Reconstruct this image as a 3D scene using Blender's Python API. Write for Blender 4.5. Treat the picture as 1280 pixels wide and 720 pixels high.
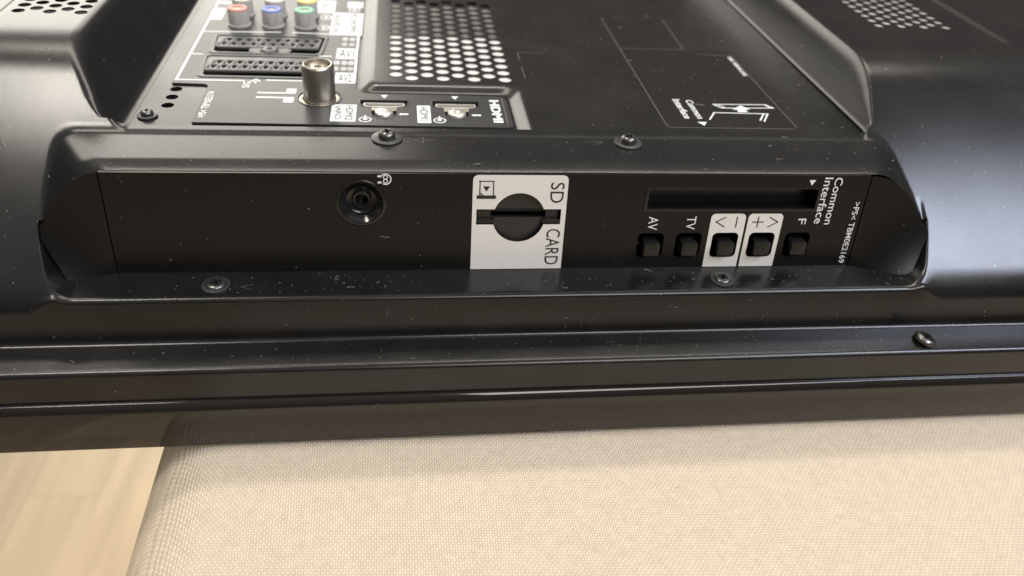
import bpy, bmesh, math, random
import numpy as np
from mathutils import Matrix, Vector
random.seed(7); rng = np.random.default_rng(7)
for o in list(bpy.data.objects): bpy.data.objects.remove(o)
SC = bpy.context.scene
COL = SC.collection
MM = 0.001
BASE = 77.0          # the screen edge rests 77 mm below the connector ledge (ledge = z 0 of the mm drawing)
SEAT = 450.0         # height of the cushion top above the floor

def W(x, y, z):      # mm drawing -> world metres
    return Vector((x*MM, y*MM, (z+BASE+SEAT)*MM))

# ------------------------------------------------------------------ camera
cam_d = bpy.data.cameras.new('camera'); cam = bpy.data.objects.new('camera', cam_d); COL.objects.link(cam)
def _cam():
    f = 1001.0
    vy = np.array([492-640, -400-360, f]); vx = np.array([7310.0, -105, f])
    vy /= np.linalg.norm(vy); vx -= vx@vy*vy; vx /= np.linalg.norm(vx)
    vz = np.cross(vx, vy)
    if vz[1] > 0: vz = -vz
    return np.stack([vx, vy, vz], 1), f
R, F_PX = _cam()
right, up, back = R[0], -R[1], -R[2]
CPOS = W(-32.5, -207.3, 113.3)
cam.matrix_world = Matrix(((right[0], up[0], back[0], CPOS.x), (right[1], up[1], back[1], CPOS.y),
                           (right[2], up[2], back[2], CPOS.z), (0, 0, 0, 1)))
cam_d.sensor_width = 36.0; cam_d.lens = 36.0*F_PX/1280.0
cam_d.clip_start = 0.01; cam_d.clip_end = 60.0
cam_d.dof.use_dof = True
cam_d.dof.focus_distance = 0.243
cam_d.dof.aperture_fstop = 9.5
SC.camera = cam

# ------------------------------------------------------------------ light
wd = bpy.data.worlds.new('World'); SC.world = wd; wd.use_nodes = True
nt = wd.node_tree; nt.nodes.clear()
wo = nt.nodes.new('ShaderNodeOutputWorld'); wb = nt.nodes.new('ShaderNodeBackground')
tc = nt.nodes.new('ShaderNodeTexCoord'); sep = nt.nodes.new('ShaderNodeSeparateXYZ'); rp = nt.nodes.new('ShaderNodeValToRGB')
mr = nt.nodes.new('ShaderNodeMapRange'); mr.inputs['From Min'].default_value = -1; mr.inputs['From Max'].default_value = 1
nt.links.new(tc.outputs['Generated'], sep.inputs[0]); nt.links.new(sep.outputs['Z'], mr.inputs['Value'])
nt.links.new(mr.outputs[0], rp.inputs[0]); nt.links.new(rp.outputs[0], wb.inputs[0]); nt.links.new(wb.outputs[0], wo.inputs[0])
el = rp.color_ramp.elements
el[0].position = 0.0; el[0].color = (0.10, 0.08, 0.06, 1)
el[1].position = 1.0; el[1].color = (0.62, 0.58, 0.52, 1)
for p, c in ((0.62, (0.10, 0.09, 0.085, 1)), (0.69, (0.22, 0.20, 0.18, 1)), (0.82, (0.38, 0.36, 0.33, 1))):
    e = el.new(p); e.color = c
wb.inputs[1].default_value = 0.75

def area(name, loc, target, sx, sy, power, color, shape='RECTANGLE'):
    l = bpy.data.lights.new(name, 'AREA'); l.shape = shape; l.size = sx; l.size_y = sy; l.energy = power; l.color = color
    o = bpy.data.objects.new(name, l); COL.objects.link(o)
    o.location = loc; d = Vector(target)-Vector(loc); o.rotation_euler = d.to_track_quat('-Z', 'Y').to_euler()
    return o
TGT = W(0, 0, 0)
def at(d, k): return TGT+Vector(d).normalized()*k
area('ceiling_strip_lamp', at((0.04, 0.50, 0.86), 1.9), TGT, 2.2, 0.16, 16, (1.0, 0.93, 0.80))
area('ceiling_lamp', at((-0.40, 0.02, 0.91), 1.9), TGT, 0.40, 0.40, 12, (1.0, 0.94, 0.84), 'DISK')
area('window_light', at((0.63, -0.33, 0.70), 2.0), TGT, 0.58, 0.58, 19, (0.75, 0.82, 1.0))
area('far_window_light', at((-0.40, 0.80, 0.28), 2.4), TGT, 2.0, 1.05, 26, (1.0, 0.95, 0.85))
area('front_fill_light', at((0.30, -0.70, 0.65), 2.3), TGT, 1.2, 0.8, 21, (1.0, 0.97, 0.93))  # unseen fill added on the camera side to brighten the front labels

SC.view_settings.view_transform = 'Standard'; SC.view_settings.look = 'None'
SC.view_settings.exposure = 0.16; SC.view_settings.gamma = 1.0
SC.render.engine = 'CYCLES'
SC.render.resolution_x = 1024; SC.render.resolution_y = 576
SC.cycles.max_bounces = 8; SC.cycles.glossy_bounces = 5

# ------------------------------------------------------------------ materials
def mat(name, col, rough=0.5, metal=0.0, spec=0.5):
    m = bpy.data.materials.new(name); m.use_nodes = True
    b = m.node_tree.nodes['Principled BSDF']
    b.inputs['Base Color'].default_value = (*col, 1); b.inputs['Roughness'].default_value = rough
    b.inputs['Metallic'].default_value = metal; b.inputs['Specular IOR Level'].default_value = spec
    return m
def N(m, t, **k):
    n = m.node_tree.nodes.new(t)
    for a, v in k.items(): setattr(n, a, v)
    return n
def L(m, a, b): m.node_tree.links.new(a, b)
def mth(m, op, a, b=None, clamp=False):
    n = N(m, 'ShaderNodeMath', operation=op, use_clamp=clamp)
    for i, v in enumerate((a, b)):
        if v is None: continue
        if isinstance(v, (int, float)): n.inputs[i].default_value = v
        else: L(m, v, n.inputs[i])
    return n.outputs[0]

def plastic(name, col, rough, grain, bump, dust=0.5, dustcol=(0.30, 0.285, 0.265), rvar=0.08, film=0.0):
    """black moulded plastic: fine grain, uneven gloss, dust specks and short scratches"""
    m = mat(name, col, rough)
    b = m.node_tree.nodes['Principled BSDF']
    t = N(m, 'ShaderNodeTexCoord').outputs['Object']
    g = N(m, 'ShaderNodeTexNoise'); g.inputs['Scale'].default_value = grain; g.inputs['Detail'].default_value = 2; L(m, t, g.inputs['Vector'])
    bp = N(m, 'ShaderNodeBump'); bp.inputs['Strength'].default_value = bump; bp.inputs['Distance'].default_value = 0.00003
    L(m, g.outputs[0], bp.inputs['Height']); L(m, bp.outputs[0], b.inputs['Normal'])
    # broad smears in the gloss
    s = N(m, 'ShaderNodeTexNoise'); s.inputs['Scale'].default_value = 22; s.inputs['Detail'].default_value = 5; L(m, t, s.inputs['Vector'])
    r = mth(m, 'ADD', mth(m, 'MULTIPLY', mth(m, 'SUBTRACT', s.outputs[0], 0.5), rvar*2), rough)
    # specks: only the cells whose random value is high carry one
    masks = []
    for sc, rad, th in ((150, 0.024, 1-0.16*dust), (330, 0.05, 1-0.25*dust), (700, 0.09, 1-0.22*dust)):
        mp = N(m, 'ShaderNodeMapping'); mp.inputs['Rotation'].default_value = (0.3, 0.5, 0.7*sc); L(m, t, mp.inputs['Vector'])
        w = N(m, 'ShaderNodeTexNoise'); w.inputs['Scale'].default_value = 500; L(m, t, w.inputs['Vector'])
        v = N(m, 'ShaderNodeTexVoronoi'); v.inputs['Scale'].default_value = sc; L(m, mp.outputs[0], v.inputs['Vector'])
        sx = N(m, 'ShaderNodeSeparateColor'); L(m, v.outputs['Color'], sx.inputs[0])
        on = mth(m, 'GREATER_THAN', sx.outputs[0], th)
        dn = mth(m, 'LESS_THAN', mth(m, 'ADD', v.outputs['Distance'], mth(m, 'MULTIPLY', mth(m, 'SUBTRACT', w.outputs[0], 0.5), 0.10)), rad)
        masks.append(mth(m, 'MULTIPLY', mth(m, 'MULTIPLY', on, dn), mth(m, 'ADD', mth(m, 'MULTIPLY', sx.outputs[1], 0.7), 0.3)))
    # hairline scratches: stretched cells
    mp = N(m, 'ShaderNodeMapping'); mp.inputs['Rotation'].default_value = (0.0, 0.0, 0.5); mp.inputs['Scale'].default_value = (45, 330, 330); L(m, t, mp.inputs['Vector'])
    v = N(m, 'ShaderNodeTexVoronoi'); v.inputs['Scale'].default_value = 1.0; L(m, mp.outputs[0], v.inputs['Vector'])
    sx = N(m, 'ShaderNodeSeparateColor'); L(m, v.outputs['Color'], sx.inputs[0])
    sc_ = mth(m, 'MULTIPLY', mth(m, 'GREATER_THAN', sx.outputs[0], 1-0.06*dust), mth(m, 'LESS_THAN', v.outputs['Distance'], 0.05))
    masks.append(mth(m, 'MULTIPLY', sc_, 0.5))
    tot = masks[0]
    for q in masks[1:]: tot = mth(m, 'MAXIMUM', tot, q)
    # faint even dust film in clouds
    fl = N(m, 'ShaderNodeTexNoise'); fl.inputs['Scale'].default_value = 60; fl.inputs['Detail'].default_value = 6; L(m, t, fl.inputs['Vector'])
    film_v = mth(m, 'MULTIPLY', mth(m, 'SUBTRACT', fl.outputs[0], 0.42, True), film)
    tot = mth(m, 'MAXIMUM', tot, film_v)
    mx = N(m, 'ShaderNodeMix', data_type='RGBA')
    mx.inputs[6].default_value = (*col, 1); mx.inputs[7].default_value = (*dustcol, 1)
    L(m, tot, mx.inputs[0]); L(m, mx.outputs[2], b.inputs['Base Color'])
    L(m, mth(m, 'ADD', r, mth(m, 'MULTIPLY', tot, 0.4), True), b.inputs['Roughness'])
    return m

M = {}
M['shell'] = plastic('moulded_black_plastic', (0.0085, 0.0083, 0.0086), 0.20, 5200, 0.8, 0.5, rvar=0.11, film=0.05)
M['tray'] = plastic('smooth_black_plastic', (0.009, 0.0086, 0.0083), 0.24, 1800, 0.25, 0.6, rvar=0.12, film=0.06)
M['plate'] = plastic('charcoal_terminal_plastic', (0.035, 0.035, 0.035), 0.34, 2400, 0.5, 0.35, film=0.12)
M['panel'] = plastic('matt_black_panel', (0.0065, 0.006, 0.0055), 0.32, 1800, 0.20, 0.30)
M['panel'].node_tree.nodes['Principled BSDF'].inputs['Specular IOR Level'].default_value = 0.35
M['step'] = plastic('satin_black_plastic', (0.013, 0.013, 0.0135), 0.30, 2200, 0.20, 0.40)
M['gloss'] = plastic('gloss_black_bezel', (0.012, 0.0105, 0.009), 0.045, 400, 0.02, 0.10, rvar=0.02)
M['gloss'].node_tree.nodes['Principled BSDF'].inputs['Specular IOR Level'].default_value = 0.62
M['button'] = plastic('black_button_plastic', (0.011, 0.011, 0.011), 0.24, 1500, 0.1, 0.3)
M['dark'] = mat('black_cavity_shade', (0.003, 0.003, 0.003), 0.6, 0, 0.15)  # near-black colour holds the shade inside slots, wells and screw recesses
M['black'] = mat('black_print_ink', (0.02, 0.02, 0.02), 0.5)
M['scart'] = plastic('grey_black_socket_plastic', (0.10, 0.10, 0.098), 0.35, 1500, 0.1, 0.25)
M['jack'] = mat('gloss_black_socket', (0.012, 0.012, 0.012), 0.16)
def grainy(name, col, rough, amount, scale, metal=0.0, bump=0.1):
    m = mat(name, col, rough, metal); b = m.node_tree.nodes['Principled BSDF']
    t = N(m, 'ShaderNodeTexCoord').outputs['Object']
    g = N(m, 'ShaderNodeTexNoise'); g.inputs['Scale'].default_value = scale; g.inputs['Detail'].default_value = 4; L(m, t, g.inputs['Vector'])
    mx = N(m, 'ShaderNodeMix', data_type='RGBA'); mx.inputs[6].default_value = (*[c*(1-amount) for c in col], 1); mx.inputs[7].default_value = (*[min(1, c*(1+amount)) for c in col], 1)
    L(m, g.outputs[0], mx.inputs[0]); L(m, mx.outputs[2], b.inputs['Base Color'])
    bp = N(m, 'ShaderNodeBump'); bp.inputs['Strength'].default_value = bump; bp.inputs['Distance'].default_value = 0.0001
    L(m, g.outputs[0], bp.inputs['Height']); L(m, bp.outputs[0], b.inputs['Normal'])
    return m
M['white'] = grainy('white_print_ink', (0.74, 0.75, 0.76), 0.5, 0.08, 1500)
M['greyprint'] = grainy('faint_grey_print', (0.16, 0.155, 0.145), 0.5, 0.4, 900)
M['sticker'] = grainy('silver_white_label', (0.74, 0.71, 0.66), 0.40, 0.10, 2200)
M['nickel'] = grainy('nickel_plate', (0.52, 0.48, 0.42), 0.36, 0.15, 700, 1.0)
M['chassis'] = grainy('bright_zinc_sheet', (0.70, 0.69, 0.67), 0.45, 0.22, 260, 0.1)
M['chassis_shaded'] = grainy('shaded_zinc_sheet', (0.34, 0.34, 0.33), 0.5, 0.5, 160, 0.3)  # same zinc in a darker colour: shade of the deeper sheet painted in
M['screw'] = grainy('blackened_steel', (0.17, 0.168, 0.16), 0.30, 0.4, 900, 0.9, 0.3)
M['washer'] = grainy('dark_steel_washer', (0.09, 0.09, 0.09), 0.38, 0.3, 700, 0.7, 0.2)
M['solder'] = grainy('silver_boss_metal', (0.66, 0.64, 0.60), 0.36, 0.12, 900, 0.8, 0.6)
M['shellbrass'] = grainy('socket_shell_metal', (0.50, 0.47, 0.40), 0.34, 0.1, 700, 0.85)
M['rca'] = grainy('grey_socket_body', (0.42, 0.405, 0.38), 0.35, 0.12, 500)
for k, c in dict(red=(0.60, 0.22, 0.16), blue=(0.13, 0.19, 0.52), green=(0.22, 0.50, 0.32), yellow=(0.80, 0.64, 0.16), cream=(0.78, 0.74, 0.64)).items():
    M[k] = mat(k+'_socket_ring', c, 0.4)
M['lint'] = mat('white_lint', (0.38, 0.365, 0.34), 0.8)

# ------------------------------------------------------------------ helpers
def link(o, parent=None):
    COL.objects.link(o)
    if parent is not None: o.parent = parent
    return o
def thing(name, label, cat, loc=(0, 0, 0), group=None):
    o = bpy.data.objects.new(name, None); o.empty_display_size = 0.02; o.location = loc; COL.objects.link(o)
    o['label'] = label; o['category'] = cat
    if group: o['group'] = group
    return o
def mesh_obj(name, vs, fs, m, parent=None, smooth=None, off=(0, 0, BASE)):
    """vs in mm of the drawing; mesh data is local to the television's root (its base)"""
    me = bpy.data.meshes.new(name)
    a = (np.asarray(vs, float)+np.array(off))*MM
    me.from_pydata(a.tolist(), [], [list(map(int, f)) for f in fs]); me.materials.append(m)
    me.update()
    if smooth is not None:
        bm = bmesh.new(); bm.from_mesh(me); bmesh.ops.remove_doubles(bm, verts=bm.verts, dist=1e-7)
        for fa in bm.faces: fa.smooth = True
        if smooth < 180:
            for e in bm.edges:
                if len(e.link_faces) == 2 and e.calc_face_angle(0) > math.radians(smooth): e.smooth = False
        bm.to_mesh(me); bm.free()
    return link(bpy.data.objects.new(name, me), parent)

TILT = math.tan(math.radians(7.7)); CA, SA = math.cos(math.radians(7.7)), math.sin(math.radians(7.7))
def face(u, v, d): return (u, v*TILT-d*CA, v+d*SA)          # the control panel's leaning plane
def level(z): return lambda u, v, d: (u, v, z+d)             # a horizontal plane
def local(u, v, d): return (u, v, d)

def circle(u, v, r, n=28, r2=None):
    return [(u+r*math.cos(2*math.pi*i/n), v+(r2 or r)*math.sin(2*math.pi*i/n)) for i in range(n)]
def rect(u0, v0, u1, v1, r=0.0, n=5, corners=(1, 1, 1, 1)):
    if u0 > u1: u0, u1 = u1, u0
    if v0 > v1: v0, v1 = v1, v0
    if r <= 0: return [(u0, v0), (u1, v0), (u1, v1), (u0, v1)]
    out = []
    for k, (cu, cv, a, su, sv) in enumerate(((u1-r, v0+r, -90, u1, v0), (u1-r, v1-r, 0, u1, v1), (u0+r, v1-r, 90, u0, v1), (u0+r, v0+r, 180, u0, v0))):
        if not corners[k]: out.append((su, sv)); continue
        for i in range(n+1):
            t = math.radians(a+90*i/n); out.append((cu+r*math.cos(t), cv+r*math.sin(t)))
    return out
def flat_mesh(polys, thick=0.0, bevel=0.0):
    """filled outline with holes -> (verts (u,v,d), faces); its top lies at d = 0"""
    cu = bpy.data.curves.new('tmp', 'CURVE'); cu.dimensions = '2D'; cu.fill_mode = 'BOTH' if (thick or bevel) else 'FRONT'
    for p in polys:
        s = cu.splines.new('POLY'); s.points.add(len(p)-1); s.use_cyclic_u = True
        for q, (a, b) in zip(s.points, p): q.co = (a*0.1, b*0.1, 0, 1)
    if thick: cu.extrude = (thick/2-bevel)*0.1
    if bevel: cu.bevel_depth = bevel*0.1; cu.bevel_resolution = 1; cu.offset = -bevel*0.1
    o = bpy.data.objects.new('tmp', cu); COL.objects.link(o)
    dg = bpy.context.evaluated_depsgraph_get(); dg.update()
    me = bpy.data.meshes.new_from_object(o.evaluated_get(dg))
    vs = np.array([v.co[:] for v in me.vertices])*10.0; fs = [list(p.vertices) for p in me.polygons]
    bpy.data.objects.remove(o); bpy.data.curves.remove(cu); bpy.data.meshes.remove(me)
    vs[:, 2] -= thick/2
    return vs, fs
def plate(name, polys, plane, m, parent, thick=0.0, bevel=0.0, lift=0.0, smooth=30):
    vs, fs = flat_mesh(polys, thick, bevel)
    P = [plane(a, b, d+lift) for a, b, d in vs]
    return mesh_obj(name, P, fs, m, parent, smooth)
def text(name, s, box, plane, m, parent, way='down', lift=0.03, bold=0.0, spacing=1.0):
    """lettering fitted to box = (u0, v0, u1, v1); way 'down' = rotated a quarter turn clockwise"""
    cu = bpy.data.curves.new('tmp', 'FONT'); cu.body = s; cu.fill_mode = 'FRONT'; cu.offset = bold; cu.space_character = spacing; cu.resolution_u = 4
    o = bpy.data.objects.new('tmp', cu); COL.objects.link(o)
    dg = bpy.context.evaluated_depsgraph_get(); dg.update()
    me = bpy.data.meshes.new_from_object(o.evaluated_get(dg))
    vs = np.array([v.co[:] for v in me.vertices]); fs = [list(p.vertices) for p in me.polygons]
    bpy.data.objects.remove(o); bpy.data.curves.remove(cu); bpy.data.meshes.remove(me)
    lo, hi = vs.min(0), vs.max(0); a = (vs[:, 0]-lo[0])/(hi[0]-lo[0]); b = (vs[:, 1]-lo[1])/(hi[1]-lo[1])
    u0, v0, u1, v1 = box; u0, u1 = min(u0, u1), max(u0, u1); v0, v1 = min(v0, v1), max(v0, v1)
    if way == 'down': U = u0+b*(u1-u0); V = v1-a*(v1-v0)
    elif way == 'up': U = u1-b*(u1-u0); V = v0+a*(v1-v0)
    else: U = u0+a*(u1-u0); V = v0+b*(v1-v0)
    return mesh_obj(name, [plane(x, y, lift) for x, y in zip(U, V)], fs, m, parent)
def stroke(pts, w):
    """polygons of a polyline of width w (butted quads)"""
    out = []
    for (a, b), (c, d) in zip(pts[:-1], pts[1:]):
        n = math.hypot(c-a, d-b); px, py = -(d-b)/n*w/2, (c-a)/n*w/2; ex, ey = (c-a)/n*w*0.45, (d-b)/n*w*0.45
        out.append([(a-ex+px, b-ey+py), (a-ex-px, b-ey-py), (c+ex-px, d+ey-py), (c+ex+px, d+ey+py)])
    return out
def marks(name, polys, plane, m, parent, lift=0.03):
    """flat printed marks: every polygon its own filled face"""
    vs, fs = [], []
    for k, p in enumerate(polys):
        f = []
        for a, b in p: f.append(len(vs)); vs.append(plane(a, b, lift+0.004*(k % 5)))
        fs.append(f)
    return mesh_obj(name, vs, fs, m, parent)
def ring(u, v, r0, r1, n=24, r0y=None, r1y=None):
    a = circle(u, v, r0, n, r0y); b = circle(u, v, r1, n, r1y)
    return [[a[i], a[(i+1) % n], b[(i+1) % n], b[i]] for i in range(n)]
def lathe(name, prof, u, v, plane, m, parent, n=36, smooth=35, mats=None):
    vs, fs = [], []
    for r, d in prof:
        for i in range(n):
            t = 2*math.pi*i/n; vs.append(plane(u+r*math.cos(t), v+r*math.sin(t), d))
    for k in range(len(prof)-1):
        for i in range(n):
            fs.append((k*n+i, k*n+(i+1) % n, (k+1)*n+(i+1) % n, (k+1)*n+i))
    if prof[-1][0] > 0: fs.append([(len(prof)-1)*n+i for i in range(n)])
    return mesh_obj(name, vs, fs, m, parent, smooth)
def prism_walls(name, poly, d0, d1, plane, m, parent, cap=True):
    """a blind pocket: the walls from d0 down to d1 and its floor"""
    n = len(poly); vs = [plane(a, b, d0) for a, b in poly]+[plane(a, b, d1) for a, b in poly]
    fs = [(i, (i+1) % n, n+(i+1) % n, n+i) for i in range(n)]
    if cap: fs.append([n+i for i in range(n)])
    return mesh_obj(name, vs, fs, m, parent)

# ------------------------------------------------------------------ the floor and the seat
def wood(name, k):
    m = mat(name, (0.55, 0.40, 0.24), 0.38); b = m.node_tree.nodes['Principled BSDF']
    t = N(m, 'ShaderNodeTexCoord').outputs['Object']
    oi = N(m, 'ShaderNodeObjectInfo')
    mp = N(m, 'ShaderNodeMapping'); mp.inputs['Scale'].default_value = (38, 2.2, 38); L(m, t, mp.inputs['Vector'])
    L(m, mth(m, 'MULTIPLY', oi.outputs['Random'], 40.0), mp.inputs['Location'])
    g = N(m, 'ShaderNodeTexNoise'); g.inputs['Scale'].default_value = 1.0; g.inputs['Detail'].default_value = 6; g.inputs['Distortion'].default_value = 1.2; L(m, mp.outputs[0], g.inputs['Vector'])
    r = N(m, 'ShaderNodeValToRGB'); r.color_ramp.elements[0].position = 0.30; r.color_ramp.elements[1].position = 0.72
    r.color_ramp.elements[0].color = (0.44, 0.335, 0.215, 1); r.color_ramp.elements[1].color = (0.60, 0.475, 0.32, 1)
    L(m, g.outputs[0], r.inputs[0])
    h = N(m, 'ShaderNodeHueSaturation'); L(m, r.outputs[0], h.inputs['Color'])
    L(m, mth(m, 'ADD', mth(m, 'MULTIPLY', oi.outputs['Random'], 0.42), 0.80), h.inputs['Value'])
    L(m, h.outputs[0], b.inputs['Base Color'])
    return m
M['wood'] = wood('pale_parquet_wood', 0)
fl = bpy.data.objects.new('floor', None); COL.objects.link(fl); fl['kind'] = 'structure'
fl.name = 'floor'
def floor_mesh():
    me = bpy.data.meshes.new('floor'); s = 6.0
    me.from_pydata([(-s, -s, -0.012), (s, -s, -0.012), (s, s, -0.012), (-s, s, -0.012)], [], [(0, 1, 2, 3)])
    me.materials.append(M['wood']); return me
sub = bpy.data.objects.new('subfloor', floor_mesh()); link(sub, fl)
pm = bpy.data.meshes.new('plank')
bm = bmesh.new(); bmesh.ops.create_cube(bm, size=1.0)
for v in bm.verts: v.co = Vector((v.co.x*0.06595, v.co.y*0.3999, v.co.z*0.010-0.005))
bmesh.ops.bevel(bm, geom=[e for e in bm.edges if all(v.co.z > -0.001 for v in e.verts)], offset=0.00015, segments=1, affect='EDGES')
bm.to_mesh(pm); bm.free(); pm.materials.append(M['wood'])
for i in range(-9, 3):
    for j in range(-2, 4):
        o = bpy.data.objects.new('plank', pm); link(o, fl)
        o.location = (-0.102+i*0.066, j*0.40+((i*0.37) % 1)*0.4-0.1, 0)
fl.rotation_euler = (0, 0, math.radians(-2.5))

def fabric():
    m = mat('beige_woven_fabric', (0.70, 0.58, 0.42), 0.85, 0, 0.2); b = m.node_tree.nodes['Principled BSDF']
    b.inputs['Sheen Weight'].default_value = 0.15
    t = N(m, 'ShaderNodeTexCoord').outputs['Object']
    wn = N(m, 'ShaderNodeTexNoise'); wn.inputs['Scale'].default_value = 35; wn.inputs['Detail'].default_value = 3; L(m, t, wn.inputs['Vector'])
    va = N(m, 'ShaderNodeVectorMath', operation='SUBTRACT'); L(m, wn.outputs['Color'], va.inputs[0]); va.inputs[1].default_value = (0.5, 0.5, 0.5)
    vs = N(m, 'ShaderNodeVectorMath', operation='SCALE'); L(m, va.outputs[0], vs.inputs[0]); vs.inputs['Scale'].default_value = 0.0014
    vp = N(m, 'ShaderNodeVectorMath', operation='ADD'); L(m, t, vp.inputs[0]); L(m, vs.outputs[0], vp.inputs[1])
    sp = N(m, 'ShaderNodeSeparateXYZ'); L(m, vp.outputs[0], sp.inputs[0])
    PX, PY = 0.00074, 0.00090
    # u runs across the top and on down the side; plain weave, the warp floats stand up as plump dots
    x = mth(m, 'SUBTRACT', sp.outputs[0], sp.outputs[2]); y = sp.outputs[1]
    sx = mth(m, 'SINE', mth(m, 'MULTIPLY', x, math.pi/PX)); sy = mth(m, 'SINE', mth(m, 'MULTIPLY', mth(m, 'ADD', y, mth(m, 'MULTIPLY', x, 0.06)), math.pi/PY))
    chk = mth(m, 'MULTIPLY', sx, sy)
    ax = mth(m, 'ABSOLUTE', sx); ay = mth(m, 'ABSOLUTE', sy)
    over = mth(m, 'GREATER_THAN', chk, 0.0)
    h1 = mth(m, 'MULTIPLY', mth(m, 'POWER', ax, 0.7), mth(m, 'POWER', ay, 0.5))
    h2 = mth(m, 'MULTIPLY', mth(m, 'POWER', ay, 0.7), mth(m, 'MULTIPLY', ax, 0.45))
    mxh = N(m, 'ShaderNodeMix'); L(m, over, mxh.inputs[0]); L(m, h2, mxh.inputs[2]); L(m, h1, mxh.inputs[3])
    hgt = mxh.outputs[0]
    fz = N(m, 'ShaderNodeTexNoise'); fz.inputs['Scale'].default_value = 3500; fz.inputs['Detail'].default_value = 2; L(m, t, fz.inputs['Vector'])
    ht = mth(m, 'ADD', hgt, mth(m, 'MULTIPLY', fz.outputs[0], 0.35))
    bp = N(m, 'ShaderNodeBump'); bp.inputs['Strength'].default_value = 0.55; bp.inputs['Distance'].default_value = 0.0006
    L(m, ht, bp.inputs['Height']); L(m, bp.outputs[0], b.inputs['Normal'])
    r = N(m, 'ShaderNodeValToRGB'); r.color_ramp.elements[0].position = 0.0; r.color_ramp.elements[1].position = 0.75
    r.color_ramp.elements[0].color = (0.55, 0.45, 0.335, 1); r.color_ramp.elements[1].color = (0.76, 0.655, 0.51, 1)
    L(m, hgt, r.inputs[0]); 
    sg = N(m, 'ShaderNodeTexNoise'); sg.inputs['Scale'].default_value = 14; sg.inputs['Detail'].default_value = 2; L(m, t, sg.inputs['Vector'])
    b2 = N(m, 'ShaderNodeBump'); b2.inputs['Strength'].default_value = 0.6; b2.inputs['Distance'].default_value = 0.004
    L(m, sg.outputs[0], b2.inputs['Height']); L(m, b2.outputs[0], bp.inputs['Normal'])
    bl = N(m, 'ShaderNodeTexNoise'); bl.inputs['Scale'].default_value = 450; bl.inputs['Detail'].default_value = 3; L(m, t, bl.inputs['Vector'])
    hs = N(m, 'ShaderNodeHueSaturation'); L(m, r.outputs[0], hs.inputs['Color'])
    L(m, mth(m, 'ADD', mth(m, 'MULTIPLY', bl.outputs[0], 0.30), 0.85), hs.inputs['Value'])
    L(m, hs.outputs[0], b.inputs['Base Color'])
    return m
M['fabric'] = fabric()
M['bench_leg'] = mat('dark_bench_wood', (0.06, 0.04, 0.03), 0.5)
def bench():
    t = thing('upholstered_bench', 'beige woven fabric bench top lying under the black television', 'bench', (0.06, 0.0, 0.0))
    # padded top: rounded box, its upper edge rolled over
    x0, x1, y0, y1 = -112.6, 430.0, -140.0, 320.0
    r, rc = 26.0, 28.0
    prof = [(0, -SEAT+120)] + [(0, -90.0), (0, -60.0), (0, -r)]
    for i in range(1, 13):
        a = math.pi/2*i/12; prof.append((r-r*math.cos(a), -r+r*math.sin(a)))
    vs, fs = [], []
    rings = 0
    def outline(ins):
        pts = []
        for cx, cy, a0 in ((x1-rc, y0+rc, -90), (x1-rc, y1-rc, 0), (x0+rc, y1-rc, 90), (x0+rc, y0+rc, 180)):
            for i in range(9):
                a = math.radians(a0+90*i/8); rr = max(rc-ins, 0.5)
                pts.append((cx+rr*math.cos(a), cy+rr*math.sin(a)))
        return pts
    for ins, z in prof:
        for a, b in outline(ins): vs.append((a-60.0, b, z+SEAT))
        rings += 1
    n = 36
    for k in range(rings-1):
        for i in range(n): fs.append((k*n+i, k*n+(i+1) % n, (k+1)*n+(i+1) % n, (k+1)*n+i))
    fs.append([(rings-1)*n+i for i in range(n)])
    mesh_obj('padded_top', vs, fs, M['fabric'], t, 50, off=(0, 0, 0))
    for sx in (x0+40, x1-40):
        for sy in (y0+40, y1-40):
            vv, ff = flat_mesh([rect(-18, -18, 18, 18, 3)], 125.0, 0.0)
            o = mesh_obj('leg', vv+np.array([0, 0, 125.0]), ff, M['bench_leg'], t, None, off=(0, 0, 0)); o.location = ((sx-60)*MM, sy*MM, 0)
    return t
bench()

# ------------------------------------------------------------------ television: the moulded back
TV = thing('television', 'black flat television lying face down, its rear sockets and controls showing', 'television', (0, 0, SEAT*MM))

def smin(a, b, k):
    h = np.clip(0.5+0.5*(b-a)/k, 0, 1); return b+(a-b)*h-k*h*(1-h)
def smax(a, b, k): return -smin(-np.asarray(a, float), -np.asarray(b, float), k)
TOP = 17.5
def slope(x, y):
    t = np.clip(y+17.4, -20, 120); s = -32.25+0.8702*t-0.00196*t*t
    s = smin(TOP, s, 7.0)
    s = smin(s, TOP+1.3*(x+163.5), 4.0); s = smin(s, TOP-1.3*(x-235.0), 4.0)
    return smax(s, -32.25-0.02, 1.0)
def tray(x, y):
    dl = np.where((y < 30.6) & (x < -114.1), np.hypot(np.minimum(x+114.1, 0), np.clip(y-30.6, -3.5, 0))-3.5, -(x+117.6))
    dr = np.where((y < 30.6) & (x > 123.0), np.hypot(np.maximum(x-123.0, 0), np.clip(y-30.6, -3.5, 0))-3.5, x-126.5)
    fl_ = np.where((y > 27.1) & (x < 9), -2.0, 0.0)
    t = smax(fl_, fl_+1.3*dl, 2.2); return smax(t, 4.0*dr, 2.0)
def hood(x, y):
    l = -1.05*(-x-117.7)+0.69*y; r = -1.05*(x-121.5)+0.42*y
    yy = np.clip(y, 0, 40)
    return np.minimum(smin(0.0, -1.05*(-x-117.7)+0.69*yy, 6.0), smin(0.0, -1.05*(x-121.5)+0.42*yy, 6.0))
def shell_z(x, y):
    s = slope(x, y); return smax(np.where(y > 27.1, -12.0, hood(x, y)), smin(s, tray(x, y), np.clip(s*0.5, 0.8, np.where(x < 0, 3.4, 6.0))), 1.8)
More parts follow.
